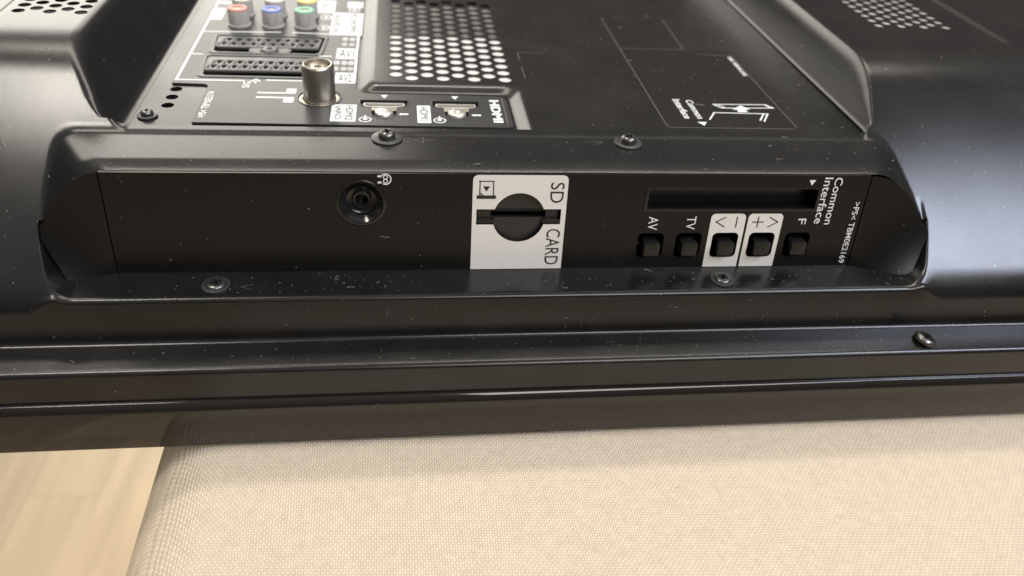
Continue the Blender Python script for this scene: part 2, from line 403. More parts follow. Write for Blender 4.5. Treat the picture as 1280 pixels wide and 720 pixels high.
def pit_z(x, y):
    x0, x1, ya, rad = -133.6, 138.6, -26.0, 12.0
    cx, hx = (x0+x1)/2, (x1-x0)/2
    qx = np.abs(x-cx)-hx+rad; qy = (ya-y)+rad
    d = np.hypot(np.maximum(qx, 0), np.maximum(qy, 0))+np.minimum(np.maximum(qx, qy), 0)-rad
    w = -32.25+1.3*(d+5.0)+0.28*np.maximum(d+3.2, 0)**2
    return smin(slope(x, y), smax(-32.25, w, 5.0), 1.4)

def build_shell():
    xs = np.unique(np.concatenate([np.arange(-330, -170, 16.0), np.arange(-170, -146, 1.2), np.arange(-146, -128, 0.3), np.arange(-128, -100, 0.6), np.arange(-100, 108, 4.0), np.arange(108, 117, 0.8), np.arange(117, 134, 0.3), np.arange(134, 147, 0.3), np.arange(147, 150, 0.8),
                                   np.arange(150, 236, 2.5), np.arange(236, 401, 15.0), [-115.5, 125.2, -158.8, -135.2, 154.0, 203.0]]).round(3))
    ys_up = np.unique(np.concatenate([np.arange(1.0, 15, 0.7), np.arange(15, 60, 0.45), np.arange(60, 130, 2.5), np.arange(130, 241, 10.0), [27.0, 27.25, 73.2, 90.8, 69.6]]).round(3))[::-1]
    n = len(xs); rows = []                       # each row: (y array, z array)
    zu0 = shell_z(xs, 0*xs+1.0)
    act = np.clip((zu0-pit_z(xs, 0*xs+0.5)-0.8)/3.0, 0, 1)
    LIPZ = 0.95
    for y in ys_up:
        t = np.clip((7.0-y)/6.0, 0, 1)
        rows.append((0*xs+y, shell_z(xs, 0*xs+y)-act*LIPZ*(0.7*np.clip(t*1.1-0.1, 0, 1)+0.3*(1-np.sqrt(1-0.97*t*t)))))
    zb = rows[-1][1]
    # underside of the rolled lip
    rows.append((1.0+0.15*act, zb-0.35*act)); rows.append((1.0+0.5*act, zb-0.45*act)); rows.append((1.0+3.0*act, zb-0.45*act))
    # behind the panel down to the pit, then the pit floor to the front
    zl = pit_z(xs, 0*xs+0.0)
    rows.append((0.5+3.6*act, np.where(act > 0, zl, pit_z(xs, 0*xs+0.5))))
    for y in -np.concatenate([np.arange(0.0, 13.0, 0.4), np.arange(13.2, 16.45, 0.3)]):
        rows.append((0*xs+y, pit_z(xs, 0*xs+y)))
    fr = [(-16.4-1.5*math.sin(math.radians(a)), -33.75+1.5*math.cos(math.radians(a))) for a in (12, 20, 28, 37, 47, 58, 70, 82)]
    zf = pit_z(xs, 0*xs-16.4)
    for k, (y, z) in enumerate(fr): rows.append((0*xs+y, zf+(z+32.25)))
    # outside the pit the shoulder rolls over in a much wider curve
    o = np.clip(np.maximum(-129.5-xs, xs-134.5)/8.0, 0, 1); o = o*o*(3-2*o)
    k0 = next(k for k, (ry, rz) in enumerate(rows) if ry[0] <= -12.4); K = len(rows)-k0
    P0y, P0z = -12.4, slope(xs, 0*xs-12.4)
    for k in range(k0, len(rows)):
        u = (k-k0)/(K-1); ry, rz = rows[k]
        by = (1-u)**2*P0y+2*u*(1-u)*-17.7+u*u*-18.25; bz = (1-u)**2*P0z+2*u*(1-u)*-32.8+u*u*-36.8
        rows[k] = (ry*(1-o)+by*o, rz*(1-o)+bz*o)
    low = [(-19.30, -45.0)]
    low += [(-20.75+1.4*math.cos(math.radians(a)), -45.2-1.4*math.sin(math.radians(a))) for a in (10, 22, 34, 46, 56, 65, 72, 78, 83)]
    low += [(-21.4, -46.66), (-28.9, -47.45)]
    low += [(-29.75-1.65*math.sin(math.radians(a)), -49.1+1.65*math.cos(math.radians(a))) for a in (8, 14, 20, 27, 35, 45, 56, 68, 80, 90)]
    low += [(-31.9, -63.5), (-29.0, -64.0)]
    for y, z in low: rows.append((0*xs+y, 0*xs+z))
    vs = np.concatenate([np.stack([xs, ry, rz], 1) for ry, rz in rows])
    fs = []
    for j in range(len(rows)-1):
        for i in range(n-1):
            q = (j*n+i, (j+1)*n+i, (j+1)*n+i+1, j*n+i+1)
            cx = (xs[i]+xs[i+1])/2; cy = (rows[j][0][i]+rows[j+1][0][i])/2
            if j < len(ys_up)-1:
                if -115.5 < cx < 125.2 and cy > 27.1: continue                 # terminals
                if -158.8 < cx < -135.2 and 73.2 < cy < 90.8+200: 
                    if cy < 90.8: continue
                if 154.0 < cx < 203.0 and 73.2 < cy < 150.0: continue
            fs.append(q)
    return mesh_obj('back_cover', vs, fs, M['shell'], TV, 40)
cover = build_shell()

# vents in the shoulders
def vent(name, x0, y0, x1, y1, z, holes, rad, depth, liner, m):
    polys = [rect(x0, y0, x1, y1)]+[circle(u, v, rad, 16) for u, v in holes]
    p = plate(name, polys, level(z), m, TV, thick=0.5, smooth=None)
    mesh_obj('vent_liner', [(x0-6, y0-3, z-depth), (x1+2, y0-3, z-depth), (x1+2, y1+30, z-depth), (x0-6, y1+30, z-depth)], [(0, 1, 2, 3)], liner, p)
    return p
hl = []
for j in range(6):
    for i in range(3):
        u = -156.7+i*9.75+(4.75 if j % 2 else 0); v = 75.6+j*2.95
        if u < -136 and v < 90: hl.append((u, v))
lp = vent('vent_panel', -158.8, 73.2, -135.2, 90.8, TOP, [h for h in hl if h[0] < -137.0 or False], 2.05, 3.0, M['scart'], M['shell'])
hr = []
for j in range(14):
    for i in range(4):
        u = 157.5+i*9.75+(4.75 if j % 2 else 0); v = 91.5+j*2.95
        if u < 189: hr.append((u, v))
rp_ = vent('vent_panel', 154.0, 73.2, 203.0, 150.0, TOP-0.7, hr, 2.05, 0.6, M['chassis'], M['shell'])
mesh_obj('recess_rim', [(154, 73.2, TOP), (154, 73.2, TOP-2), (203, 73.2, TOP-2), (203, 73.2, TOP), (154, 150, TOP), (154, 150, TOP-2), (203, 150, TOP), (203, 150, TOP-2)],
         [(0, 1, 2, 3), (0, 4, 5, 1), (3, 2, 7, 6)], M['shell'], rp_)

# ------------------------------------------------------------------ raised terminal cover with the round-hole grille
def arc(cx, cy, r, a0, a1, n=6): return [(cx+r*math.cos(math.radians(a0+(a1-a0)*i/n)), cy+r*math.sin(math.radians(a0+(a1-a0)*i/n))) for i in range(n+1)]
# path of the foot of the step (level of the terminal tray) and of its top
def step_path(o):
    p = [(-46.6+o, 240.0)]
    p += [(-46.6+o, 63.0+o)][0:1] if False else []
    p += arc(-44.1+o*0.5, 60.6+o*0.5, 2.5+o*-0.0, 180, 270) if False else []
    a = arc(-46.6+o+4.0, 59.0+o+4.0, 4.0, 180, 270)
    b = arc(5.4+o-5.0-0.0, 59.0+o-5.0, 5.0, 90, 0)
    return [(-46.6+o, 240.0)]+a+b+[(5.4+o, 27.25)]
foot = step_path(0.0); 
sec = [(0.0, -2.0), (0.7, -1.9), (1.6, -1.45), (3.2, -0.45), (4.2, -0.08), (5.2, 0.0)]
paths = [step_path(o) for o, z in sec]
vs = []; fs = []; npth = len(foot)
for (o, z), p in zip(sec, paths): vs += [(a, b, z) for a, b in p]
for k in range(len(sec)-1):
    for i in range(npth-1): fs.append((k*npth+i, k*npth+i+1, (k+1)*npth+i+1, (k+1)*npth+i))
top_path = paths[-1]
grille = [(-33.7+5.62*i, 72.1+6.35*j-(3.15 if i % 2 else 0)) for i in range(8) for j in range(14)]
cover_out = top_path+[(127.6, 27.25), (127.6, 240.0)]
tc_ = plate('terminal_cover', [cover_out]+[circle(u, v, 2.42, 18) for u, v in grille], level(0.0), M['tray'], TV, thick=0.35, smooth=None)
mesh_obj('cover_step', vs, fs, M['tray'], tc_, 60)
# zinc chassis below the grille: a near bright shelf, then a deeper one with painted shade
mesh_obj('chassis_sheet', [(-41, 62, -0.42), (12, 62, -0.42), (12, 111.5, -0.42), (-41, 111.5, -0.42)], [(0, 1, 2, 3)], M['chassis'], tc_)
mesh_obj('chassis_sheet', [(-41, 111.8, -1.3), (20, 111.8, -1.3), (20, 200, -2.2), (-41, 200, -2.2)], [(0, 1, 2, 3)], M['chassis_shaded'], tc_)

# ------------------------------------------------------------------ terminal tray and plate (sunk 2 mm)
PZ = -1.45
T_ = level(PZ)
tray_out = [(-116.6, 27.2)]+[(5.4, 27.2)]+foot[::-1][1:]+[(-116.6, 240.0)]
tp = plate('terminal_tray', [tray_out]+[circle(-107.05, v, 2.0, 18) for v in (46.8, 53.3, 59.8)]+
      [rect(-101.0, 69.8, -61.6, 88.8), rect(-101.0, 92.8, -61.6, 110.0), rect(-44.9, 37.8, -30.6, 51.6), rect(-20.8, 37.8, -6.2, 51.6), circle(-59.3, 53.3, 6.5)],
      level(-2.1), M['tray'], TV, thick=0.8, smooth=None)
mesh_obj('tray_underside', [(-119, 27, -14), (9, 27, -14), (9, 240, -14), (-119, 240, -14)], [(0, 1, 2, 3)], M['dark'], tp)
# the thin printed plate with its socket openings
plate_out = [(-96.5, 33.2)]+rect(7.0, 33.2, 8.0, 34.2)[:0]
plate_out = [(-97.0, 33.3), (2.6, 32.2)]+arc(2.6, 34.2, 2.0, -90, 0)+[(4.4, 54.0)]+[(x, y-0.8) for x, y in arc(0.4, 54.0, 4.0, 0, 90)]+[(-42.6, 57.6), (-45.9, 58.4), (-47.6, 61.0), (-47.6, 200.0), (-109.2, 200.0), (-109.2, 63.6), (-98.6, 63.2), (-97.0, 62.0)]
def scart_poly(x0, x1, ya, yb, r=1.2, sk=1.2):
    return [(x0+sk+r, ya), (x1-sk-r, ya), (x1-sk, ya+r), (x1, yb-r), (x1-r, yb), (x0+r, yb), (x0, yb-r), (x0+sk, ya+r)]
S2 = scart_poly(-103.0, -59.8, 69.2, 90.2); S1 = scart_poly(-103.3, -59.8, 91.6, 111.2)
def boss_cut(cx):      # connector slot with the round bite for the locking screw below it
    return [(cx-7.9, 52.0), (cx-7.9, 48.3), (cx-6.8, 47.2), (cx-4.2, 46.4)]+arc(cx, 42.2, 4.1, 180, 360, 10)+[(cx+4.2, 46.4), (cx+6.8, 47.2), (cx+7.9, 48.3), (cx+7.9, 52.0)]
H1, H2 = -37.7, -13.5
cp = plate('connector_plate', [plate_out, scart_poly(-101.6, -61.2, 70.2, 88.6), scart_poly(-101.8, -61.2, 92.8, 110.0), boss_cut(H1), boss_cut(H2), circle(-59.3, 53.3, 7.1)],
           T_, M['plate'], TV, thick=0.5, smooth=None)

def scart(ya, yb, front, tab):
    """socket: outer rim, dark slot, contact block with two rows of ten pins"""
    xa, xb = -102.4, -60.6
    rim_o = scart_poly(xa-0.9, xb+0.9, ya-0.7, yb+0.7); rim_i = scart_poly(xa+0.6, xb-0.6, ya+0.6, yb-0.6)
    s = plate('scart_socket', [rim_o, rim_i], level(PZ+0.25), M['scart'], TV, thick=0.8, bevel=0.12)
    pins = []
    for k in range(10):
        for row in range(2):
            u = xa+4.2+k*3.62+row*1.35; v = front+3.6+row*4.3
            if u > xb-2.4: continue
            pins.append([(u-1.15, v+1.5), (u+1.15, v+1.5), (u+0.45, v-1.5), (u-0.45, v-1.5)])
    blk = scart_poly(xa+0.9, xb-1.6, front, yb-1.2, 0.8, 0.6)
    plate('contact_block', [blk]+pins, level(PZ+0.05), M['scart'], s, thick=0.9, bevel=0.15)
    # small wedge teeth standing between the slots
    vs, fs = [], []
    for k in range(10):
        for row in range(2):
            u = xa+2.5+k*3.62+row*1.35; v = front+2.6+row*4.3
            if u > xb-3.2: continue
            b = len(vs); z = PZ+0.08
            vs += [(u-0.75, v-0.9, z), (u+0.75, v-0.9, z), (u+0.25, v+2.4, z), (u-0.25, v+2.4, z), (u-0.2, v+0.3, z+0.55), (u+0.2, v+0.3, z+0.55)]
            fs += [(b, b+1, b+5, b+4), (b+1, b+2, b+5), (b+2, b+3, b+4, b+5), (b+3, b, b+4)]
    mesh_obj('contact_ribs', vs, fs, M['scart'], s)
    if tab:
        lathe('locking_boss', [(3.0, -0.2), (3.0, 0.35), (2.4, 0.9), (1.2, 1.0), (1.0, 0.5), (0, 0.5)], -80.6, front-3.3, level(PZ), M['scart'], s, 20)
        plate('boss_yoke', [rect(-88.2, front-5.0, -72.8, front-0.5, 1.6), circle(-80.6, front-3.2, 3.3, 20)], level(PZ+0.1), M['scart'], s, thick=0.7, bevel=0.1)
    return s
scart(69.6, 89.6, 75.4, False); scart(92.0, 110.8, 98.2, True)

# phono sockets
def rca(x, y, c):
    b = lathe('phono_socket', [(4.6, -2.0), (4.6, -0.9), (4.1, -0.7), (4.05, 4.6), (3.9, 4.9)], x, y, level(0), M['rca'], TV, 32)
    lathe('colour_ring', [(3.95, 4.75), (3.95, 5.15), (3.6, 5.4), (2.0, 5.3), (1.75, 4.9), (1.6, 2.0)], x, y, level(0), M[c], b, 32)
    lathe('signal_contact', [(1.9, 4.3), (1.5, 4.5), (0.7, 4.3), (0, 3.2)], x, y, level(0), M[c], b, 20)
    # arched relief on the front of the body
    vs, fs = [], []
    k = 10
    for i in range(k+1):
        a = math.pi*i/k; du, dz = 2.3*math.cos(a), 3.6-4.6*math.sin(a)
        for rr in (1.0, 0.80):
            uu = du*rr; zz = 3.6-(4.6*math.sin(a))*rr
            th = uu/4.1; rad = 4.22 if rr == 1.0 else 4.30
            vs.append((x+rad*math.sin(th), y-rad*math.cos(th), zz))
    for i in range(k): fs.append((2*i, 2*i+2, 2*i+3, 2*i+1))
    mesh_obj('arch_rib', vs, fs, M['rca'], b)
    return b
for x, c in ((-95.6, 'red'), (-82.5, 'blue'), (-69.8, 'green')): rca(x, 123.0, c)
for x, c in ((-95.8, 'cream'), (-82.8, 'cream'), (-69.8, 'yellow')): rca(x, 135.5, c)

# aerial socket
ae = lathe('aerial_socket', [(5.3, -4.0), (5.3, 9.6), (5.1, 10.3), (4.75, 10.6), (4.35, 10.55), (4.2, 10.0), (4.2, 9.2), (2.6, 9.0), (2.3, 9.5), (1.2, 9.6), (1.0, 8.8), (0, 6.0)], -59.2, 53.3, level(0), M['nickel'], TV, 40)
plate('socket_collar', [circle(-59.3, 53.3, 6.9, 32), circle(-59.3, 53.3, 5.5, 32)], level(-1.55), M['nickel'], ae, thick=1.2, bevel=0.15)
plate('collar_rim', [circle(-59.3, 53.3, 7.5, 32), circle(-59.3, 53.3, 7.0, 32)], level(PZ+0.18), M['plate'], ae, thick=0.4, bevel=0.06)

# digital video sockets
def hdmi(cx):
    out = [(cx-6.9, 50.3), (cx-6.9, 48.6), (cx-5.6, 47.6), (cx+5.6, 47.6), (cx+6.9, 48.6), (cx+6.9, 50.3), (cx+6.4, 50.8), (cx-6.4, 50.8)]
    inn = [(cx-6.3, 50.1), (cx-6.3, 48.8), (cx-5.4, 48.1), (cx+5.4, 48.1), (cx+6.3, 48.8), (cx+6.3, 50.1), (cx+6.1, 50.3), (cx-6.1, 50.3)]
    s = plate('video_socket', [out, inn], level(PZ-0.3), M['solder'], TV, thick=5.0, bevel=0.08)
    plate('contact_tongue', [rect(cx-5.6, 48.9, cx+5.6, 49.7)], level(PZ-1.2), M['dark'], s, thick=3.0)
    plate('socket_flange', [[(cx-6.6, 47.6), (cx-4.6, 45.2), (cx+4.6, 45.2), (cx+6.6, 47.6)]], level(PZ-0.55), M['shellbrass'], s, thick=0.5, bevel=0.06)
    lathe('locking_boss', [(3.2, -4.5), (3.2, -0.2), (2.8, 0.45), (2.0, 0.75), (0.9, 0.8), (0.5, 0.45), (0, 0.35)], cx, 42.2, level(PZ), M['solder'], s, 26)
    rim = boss_cut(cx); big = [(cx+(a-cx)*1.06, 47.0+(b-47.0)*1.09) for a, b in rim]
    plate('opening_rim', [big, rim], level(PZ+0.10), M['plate'], s, thick=0.3, bevel=0.05)
    return s
hdmi(H1); hdmi(H2)

# ------------------------------------------------------------------ print on the connector plate
PW = M['white']
def lines(name, segs, w, plane=T_, m=None, parent=None, lift=0.03):
    polys = []
    for s in segs: polys += stroke(s, w)
    return marks(name, polys, plane, m or PW, parent or cp, lift)
lines('printed_frame', [[(-108.3, 190), (-108.3, 66.0)], [(-108.3, 66.4), (-86.0, 66.4)], [(-78.0, 67.3), (-60.0, 67.3)], [(-108.3, 90.4), (-104.2, 90.2)], [(-107.5, 113.8), (-79, 115.2)], [(-73.8, 115.3), (-47.6, 114.2)], [(-62, 91.0), (-58, 91.0)]], 1.0)
def block(name, box, r=0.3, lift=0.02): return plate(name, [rect(*box, r)], T_, PW, cp, lift=lift)
block('printed_block', (-55.2, 65.9, -47.9, 75.5)); block('printed_block', (-56.0, 88.7, -48.0, 99.6)); 
block('printed_block', (-48.9, 75.3, -47.9, 89.0)); block('printed_block', (-48.9, 99.4, -47.9, 113.6))
block('printed_block', (-59.9, 113.9, -47.2, 141.0)); block('printed_block', (-54.4, 148.0, -47.6, 156.0)); block('printed_block', (-67.2, 140.2, -59.4, 156.5))
block('printed_block', (-107.7, 127.6, -103.4, 142.0)); block('printed_block', (-107.7, 148.0, -98.0, 151.5))
block('printed_block', (-54.9, 35.1, -46.7, 48.2)); block('printed_block', (-26.8, 34.8, -22.3, 48.3))
INK = M['black']
def ink(s, box, way='down', parent=cp, plane=T_, m=INK, lift=0.06, bold=0.0): return text('lettering', s, box, plane, m, parent, way, lift, bold)
ink('HDMI2', (-50.2, 36.2, -47.7, 47.3)); ink('(ARC)', (-54.0, 36.6, -51.5, 46.6)); ink('HDMI1', (-25.8, 36.0, -23.2, 47.2))
ink('AV2', (-54.0, 67.0, -49.4, 74.2), 'right'); ink('AV1', (-54.8, 90.2, -49.4, 98.2), 'right')
ink('AUDIO IN', (-58.9, 117.0, -56.6, 138.5)); ink('PC/HDMI1', (-52.2, 117.0, -49.6, 139.5)); ink('Y Pb Pr', (-65.6, 142.0, -63.0, 155.0))
# audio and video symbols in the dark squares between the blocks
for u, v in ((-55.4, 82.3), (-52.6, 82.3), (-50.2, 82.3), (-53.4, 107.0), (-50.6, 107.0)):
    marks('printed_symbol', ring(u, v+2.6, 1.05, 0.65, 12, 2.0, 1.3)+[rect(u-0.4, v+2.0, u+0.4, v+3.2)]+ring(u, v-3.2, 1.05, 0.75, 12, 1.7, 1.2)+[circle(u, v-3.2, 0.4, 8, 0.8)], T_, PW, cp)
for u, v in ((-62.4, 134.6), (-62.7, 122.0), (-51.2, 145.2)):
    marks('printed_symbol', ring(u, v, 2.5, 1.9, 18, 3.2, 2.4)+[circle(u, v, 0.9, 10, 1.4)], T_, PW, cp)
# aerial symbol, direction mark, part code
marks('printed_symbol', [rect(-80.1, 56.0, -68.6, 57.2), rect(-80.1, 52.2, -68.9, 53.4), rect(-70.8, 56.0, -67.4, 60.6, 0.6), rect(-71.0, 48.9, -67.6, 53.4, 0.6)], T_, PW, cp)
marks('printed_symbol', stroke([(-83.2, 66.2), (-81.9, 68.0), (-80.6, 66.2)], 0.8)+[rect(-82.3, 64.4, -81.5, 66.2)], T_, PW, cp)
text('lettering', 'SIG', (-85.9, 60.4, -83.4, 66.0), T_, PW, cp, 'up', bold=0.02)
text('lettering', '>PS< TBM0E2174', (-97.0+0.9, 36.6, -93.7, 56.8), T_, PW, cp, 'up', bold=0.02)
for cx in (H1, H2):
    marks('printed_symbol', [[(cx-1.3, 56.4), (cx, 53.6), (cx+1.3, 56.4)], [(cx+4.8, 41.2), (cx+5.6, 40.2), (cx+5.6, 40.7), (cx+8.0, 40.7), (cx+8.0, 41.8), (cx+5.6, 41.8), (cx+5.6, 42.2)]], T_, PW, cp)
    marks('printed_symbol', ring(cx-6.0, 36.9, 2.1, 1.6, 20, 2.1, 1.55)+[rect(cx-6.3, 37.0, cx-5.7, 40.0), circle(cx-6.0, 37.2, 0.8, 10)], T_, PW, cp)
text('lettering', 'HDMI', (-1.7, 35.8, 1.6, 53.8), T_, PW, cp, 'down', bold=0.05)
# thin light outline of the plate's front edge
lines('printed_edge', [[(2.9, 56.0), (2.9, 35.2)]], 0.25, m=M['greyprint'])

M['film'] = plastic('clear_label_film', (0.011, 0.0105, 0.0105), 0.17, 1200, 0.05, 0.5, film=0.04)
plate('label_film', [rect(56.5, 31.0, 102.3, 103.5, 1.5)], level(0.0), M['film'], tc_, lift=0.015); plate('label_film', [rect(57.0, 104.5, 83.5, 141.0)], level(0.0), M['film'], tc_, lift=0.015)
# print on the terminal cover
C_ = level(0.02)
G = M['greyprint']
lines('etched_outline', [[(56.4, 139), (56.4, 32.6)], [(57.6, 30.9), (101.4, 30.9)], [(102.6, 32.2), (102.0, 100.0)], [(57, 103.6), (83.4, 103.9)], [(84.6, 141), (83.5, 104.6)], [(88, 99.3), (100.2, 98.6)], [(56.45, 32.6), (57.0, 31.3), (57.7, 30.9)]], 0.22, C_, G, tc_)
text('lettering', 'Common', (68.9, 38.0, 71.6, 53.4), C_, PW, tc_, 'down', bold=0.02)
text('lettering', 'Interface', (64.3, 38.0, 67.1, 54.0), C_, PW, tc_, 'down', bold=0.02)
marks('printed_symbol', [[(68.0, 35.5), (71.4, 35.5), (69.7, 32.6)]], C_, PW, tc_)
lines('printed_symbol', [[(78.4, 50.2), (98.4, 50.6)], [(98.4, 50.6), (100.3, 47.8)], [(100.3, 47.8), (80.6, 47.1)], [(80.6, 47.1), (78.4, 50.2)], [(80.0, 50.0), (82.0, 47.4)], [(98.0, 50.2), (99.0, 47.9)],
      [(73.2, 37.6), (76.6, 43.2)], [(76.6, 43.2), (96.2, 42.8)], [(96.2, 42.8), (92.6, 36.6)], [(94.6, 42.6), (91.4, 37.4)]], 0.55, C_, PW, tc_)
marks('printed_symbol', [[(88.6, 49.6), (84.2, 45.9), (86.0, 45.9), (85.6, 43.9), (89.4, 44.0), (88.9, 46.0), (90.8, 46.0)]], C_, PW, tc_, 0.06)
text('lettering', 'CARD', (99.9, 92.2, 101.5, 97.2), C_, PW, tc_, 'down', bold=0.05); text('lettering', 'PUSH IN LOCK', (99.9, 77.2, 101.6, 91.0), C_, PW, tc_, 'down', bold=0.05)
lines('etched_mark', [[(13.2, 81.6), (13.2, 70.4)], [(13.4, 96), (13.4, 88)], [(13.4, 96), (24, 96.5)]], 0.22, C_, G, tc_)

# ------------------------------------------------------------------ control panel under the hood
SD = (2.9, -14.8)
def sd_shape(g=0.0, r=7.9):
    r += g; h0, h1 = -12.1+g, -16.9-g; xa, xb = -10.0-g, 15.7+g
    at = lambda h: math.degrees(math.asin((h-SD[1])/r))
    up = arc(SD[0], SD[1], r, at(h0), 180-at(h0), 14); dn = arc(SD[0], SD[1], r, 180-at(h1), 360+at(h1), 14)
    return up+[(xa, h0), (xa, h1)]+dn+[(xb, h1), (xb, h0)]
CI = (42.7, -12.0, 97.9, -5.2)
BUT = (45.5, 57.9, 70.0, 82.3, 94.6)
def but_hole(x, g=0.0): return rect(x-4.25-g, -28.6-g, x+4.25+g, -20.2+g, 1.6, 4)
JK = (-44.1, -10.0)
pan_out = [(-115.3, -0.9), (-115.3, -32.4), (114.4, -32.4), (114.4, -0.9)]
pan = plate('control_panel', [pan_out, circle(*JK, 6.4, 32), sd_shape(), rect(*CI)]+[but_hole(x) for x in BUT], face, M['panel'], TV, thick=1.7, smooth=None)
TILTED = face
# end cheeks that bend slightly forward past the seams
def cheek(sign, xs_, edge, name):
    """edge: outline (x, z) of the hood's mouth from the top down"""
    n, k = 16, 40; vs, fs = [], []
    ex = np.array([e[0] for e in edge]); ez = np.array([e[1] for e in edge])
    for j in range(k+1):
        z = -0.9-31.6*j/k
        xe = np.interp(-z, -ez, ex)
        for i in range(n+1):
            x = xs_+(xe-xs_)*i/n
            w = abs(x-xs_)/11.0; y = z*TILT-0.12-4.0*w*(-z/32.3)**3.0
            vs.append((x, y, z))
    for j in range(k):
        for i in range(n):
            q = (j*(n+1)+i, j*(n+1)+i+1, (j+1)*(n+1)+i+1, (j+1)*(n+1)+i); fs.append(q if sign > 0 else q[::-1])
    return mesh_obj(name, vs, fs, M['panel'], TV, 60)
cheek(1, 114.75, [(115.5, -0.9), (121.5, -2.0), (127.6, -6.2), (133.5, -12.3), (138.6, -18.6), (138.5, -20.8), (136.6, -25.6), (133.9, -31.6), (133.0, -32.6)], 'panel_cheek')
cheek(-1, -115.6, [(-116.2, -0.9), (-118.6, -1.6), (-123.2, -4.6), (-128.9, -10.6), (-133.3, -16.6), (-133.4, -20.2), (-131.2, -25.0), (-127.9, -31.6), (-127.0, -32.6)], 'panel_cheek')
# labels stuck to the panel
def flabel(name, polys): return plate(name, polys, face, M['sticker'], pan, thick=0.12, lift=0.14)
flabel('card_label', [rect(-11.4, -32.1, 17.3, -1.15, 1.6, 5, (0, 1, 1, 0)), sd_shape(0.12)])
for x0, x1, b in ((64.1, 75.6, 70.0), (76.45, 88.05, 82.3)): flabel('key_label', [rect(x0, -32.1, x1, -13.6, 1.4, 5, (0, 1, 1, 0)), but_hole(b, 0.12)])
FI = lambda s, box, way='down', m=INK, bold=0.0, sp=1.0: text('lettering', s, box, face, m, pan, way, 0.20, bold, sp)
FI('SD', (12.0, -9.9, 16.2, -3.4)); FI('CARD', (11.8, -30.7, 16.1, -18.5))
marks('printed_symbol', [rect(-10.2, -8.6, -4.4, -7.5)]+stroke([(-9.3, -7.4), (-9.3, -3.05)], 0.32)+stroke([(-9.5, -3.05), (-5.1, -3.05)], 0.32)+stroke([(-5.25, -3.05), (-5.25, -8.2)], 0.32)+stroke([(-9.3, -6.6), (-8.2, -7.6)], 0.32)+[[(-8.4, -4.65), (-6.3, -4.65), (-7.35, -6.3)]], face, INK, pan, 0.2)
lines('printed_symbol', [[(68.8, -14.8), (65.9, -16.3)], [(65.9, -16.3), (68.8, -18.0)], [(72.7, -14.7), (72.7, -18.1)], [(78.0, -16.4), (81.6, -16.4)], [(79.8, -14.7), (79.8, -18.1)], [(83.6, -14.8), (86.5, -16.4)], [(86.5, -16.4), (83.5, -18.1)]], 0.36, face, INK, pan, 0.2)
FW = lambda s, box, **k: FI(s, box, m=PW, **k)
FW('AV', (43.8, -19.0, 46.9, -14.5)); FW('TV', (56.2, -18.9, 59.2, -14.4)); FW('F', (93.3, -17.2, 96.0, -15.3))
FW('Common', (102.3, -17.3, 105.0, -1.4), bold=0.005); FW('Interface', (98.8, -17.0, 101.6, -1.4), bold=0.005)
FW('>PS< TBM0E2169', (111.0, -31.2, 113.0, -9.6), bold=0.005)
marks('printed_symbol', [[(93.9, -2.3), (96.1, -2.3), (95.0, -4.1)]], face, PW, pan, 0.05)
marks('printed_symbol', [q for q in ring(-36.9, -2.6, 1.75, 1.4, 24) if q[0][0] > -37.9]+ring(-36.9, -2.0, 0.72, 0.45, 14)+ring(-36.9, -3.2, 0.72, 0.45, 14)+[rect(-39.2, -2.0, -38.0, -1.4, 0.25), rect(-39.2, -3.9, -38.0, -3.3, 0.25)], face, PW, pan, 0.05)
# recess floors and pockets behind the openings
M['dish'] = plastic('charcoal_dish_plastic', (0.028, 0.027, 0.026), 0.3, 1500, 0.15, 0.3)
sdp = plate('card_recess', [circle(*SD, 8.6, 40), rect(-9.6, -15.4, 15.3, -12.5)], face, M['dish'], pan, thick=1.0, lift=-1.9)
prism_walls('card_slot', rect(-9.6, -15.4, 15.3, -12.5), -1.9, -12.0, face, M['dark'], pan)
plate('card_slot_lip', [rect(-9.95, -16.8, 0.0-4.6, -15.5)], face, M['button'], pan, thick=1.2, lift=-0.45)
plate('card_slot_lip', [rect(10.4, -16.8, 15.6, -15.5)], face, M['button'], pan, thick=1.2, lift=-0.45)
vs, fs = [], []
for i in range(24):
    u = -8.8+i; b = len(vs); vs += [face(u, -13.0, -2.2), face(u+0.6, -13.0, -2.2), face(u+0.6, -14.2, -4.0), face(u, -14.2, -4.0)]; fs.append((b, b+1, b+2, b+3))
mesh_obj('slot_contacts', vs, fs, M['button'], pan)
prism_walls('module_slot', rect(*CI), -1.7, -16.0, face, M['dark'], pan)
plate('slot_frame', [rect(CI[0]-0.9, CI[1]-0.8, CI[2]+0.9, CI[3]+0.35), rect(CI[0]+0.1, CI[1]+0.1, CI[2]-0.1, CI[3]-0.1)], face, M['button'], pan, thick=0.5, bevel=0.12, lift=0.22)
for i, x in enumerate(BUT):
    prism_walls('button_well', but_hole(x), -1.7, -6.0, face, M['dark'], pan, True)
    pb = plate('push_button', [rect(x-2.5, -27.2, x+2.6, -22.7, 0.45, 3)], face, M['button'], pan, thick=7.0, bevel=0.18, lift=2.3)
    if i == 3: lathe('tactile_dot', [(0.5, 0), (0.42, 0.22), (0.2, 0.32), (0, 0.34)], x+0.4, -24.6, lambda u, v, d: face(u, v, d+2.3), M['button'], pan, 14)
# headphone socket
hj = lathe('headphone_socket', [(7.2, -0.2), (7.2, 0.28), (6.9, 0.45), (6.45, 0.45), (6.3, 0.15), (6.15, -0.15), (4.55, -1.55), (4.4, -1.9), (4.4, -2.8), (3.9, -3.15), (2.9, -3.2), (2.75, -2.3), (2.45, -2.05), (2.0, -2.2), (1.8, -2.8), (1.7, -9.0), (0, -9.0)], *JK, face, M['jack'], TV, 48)

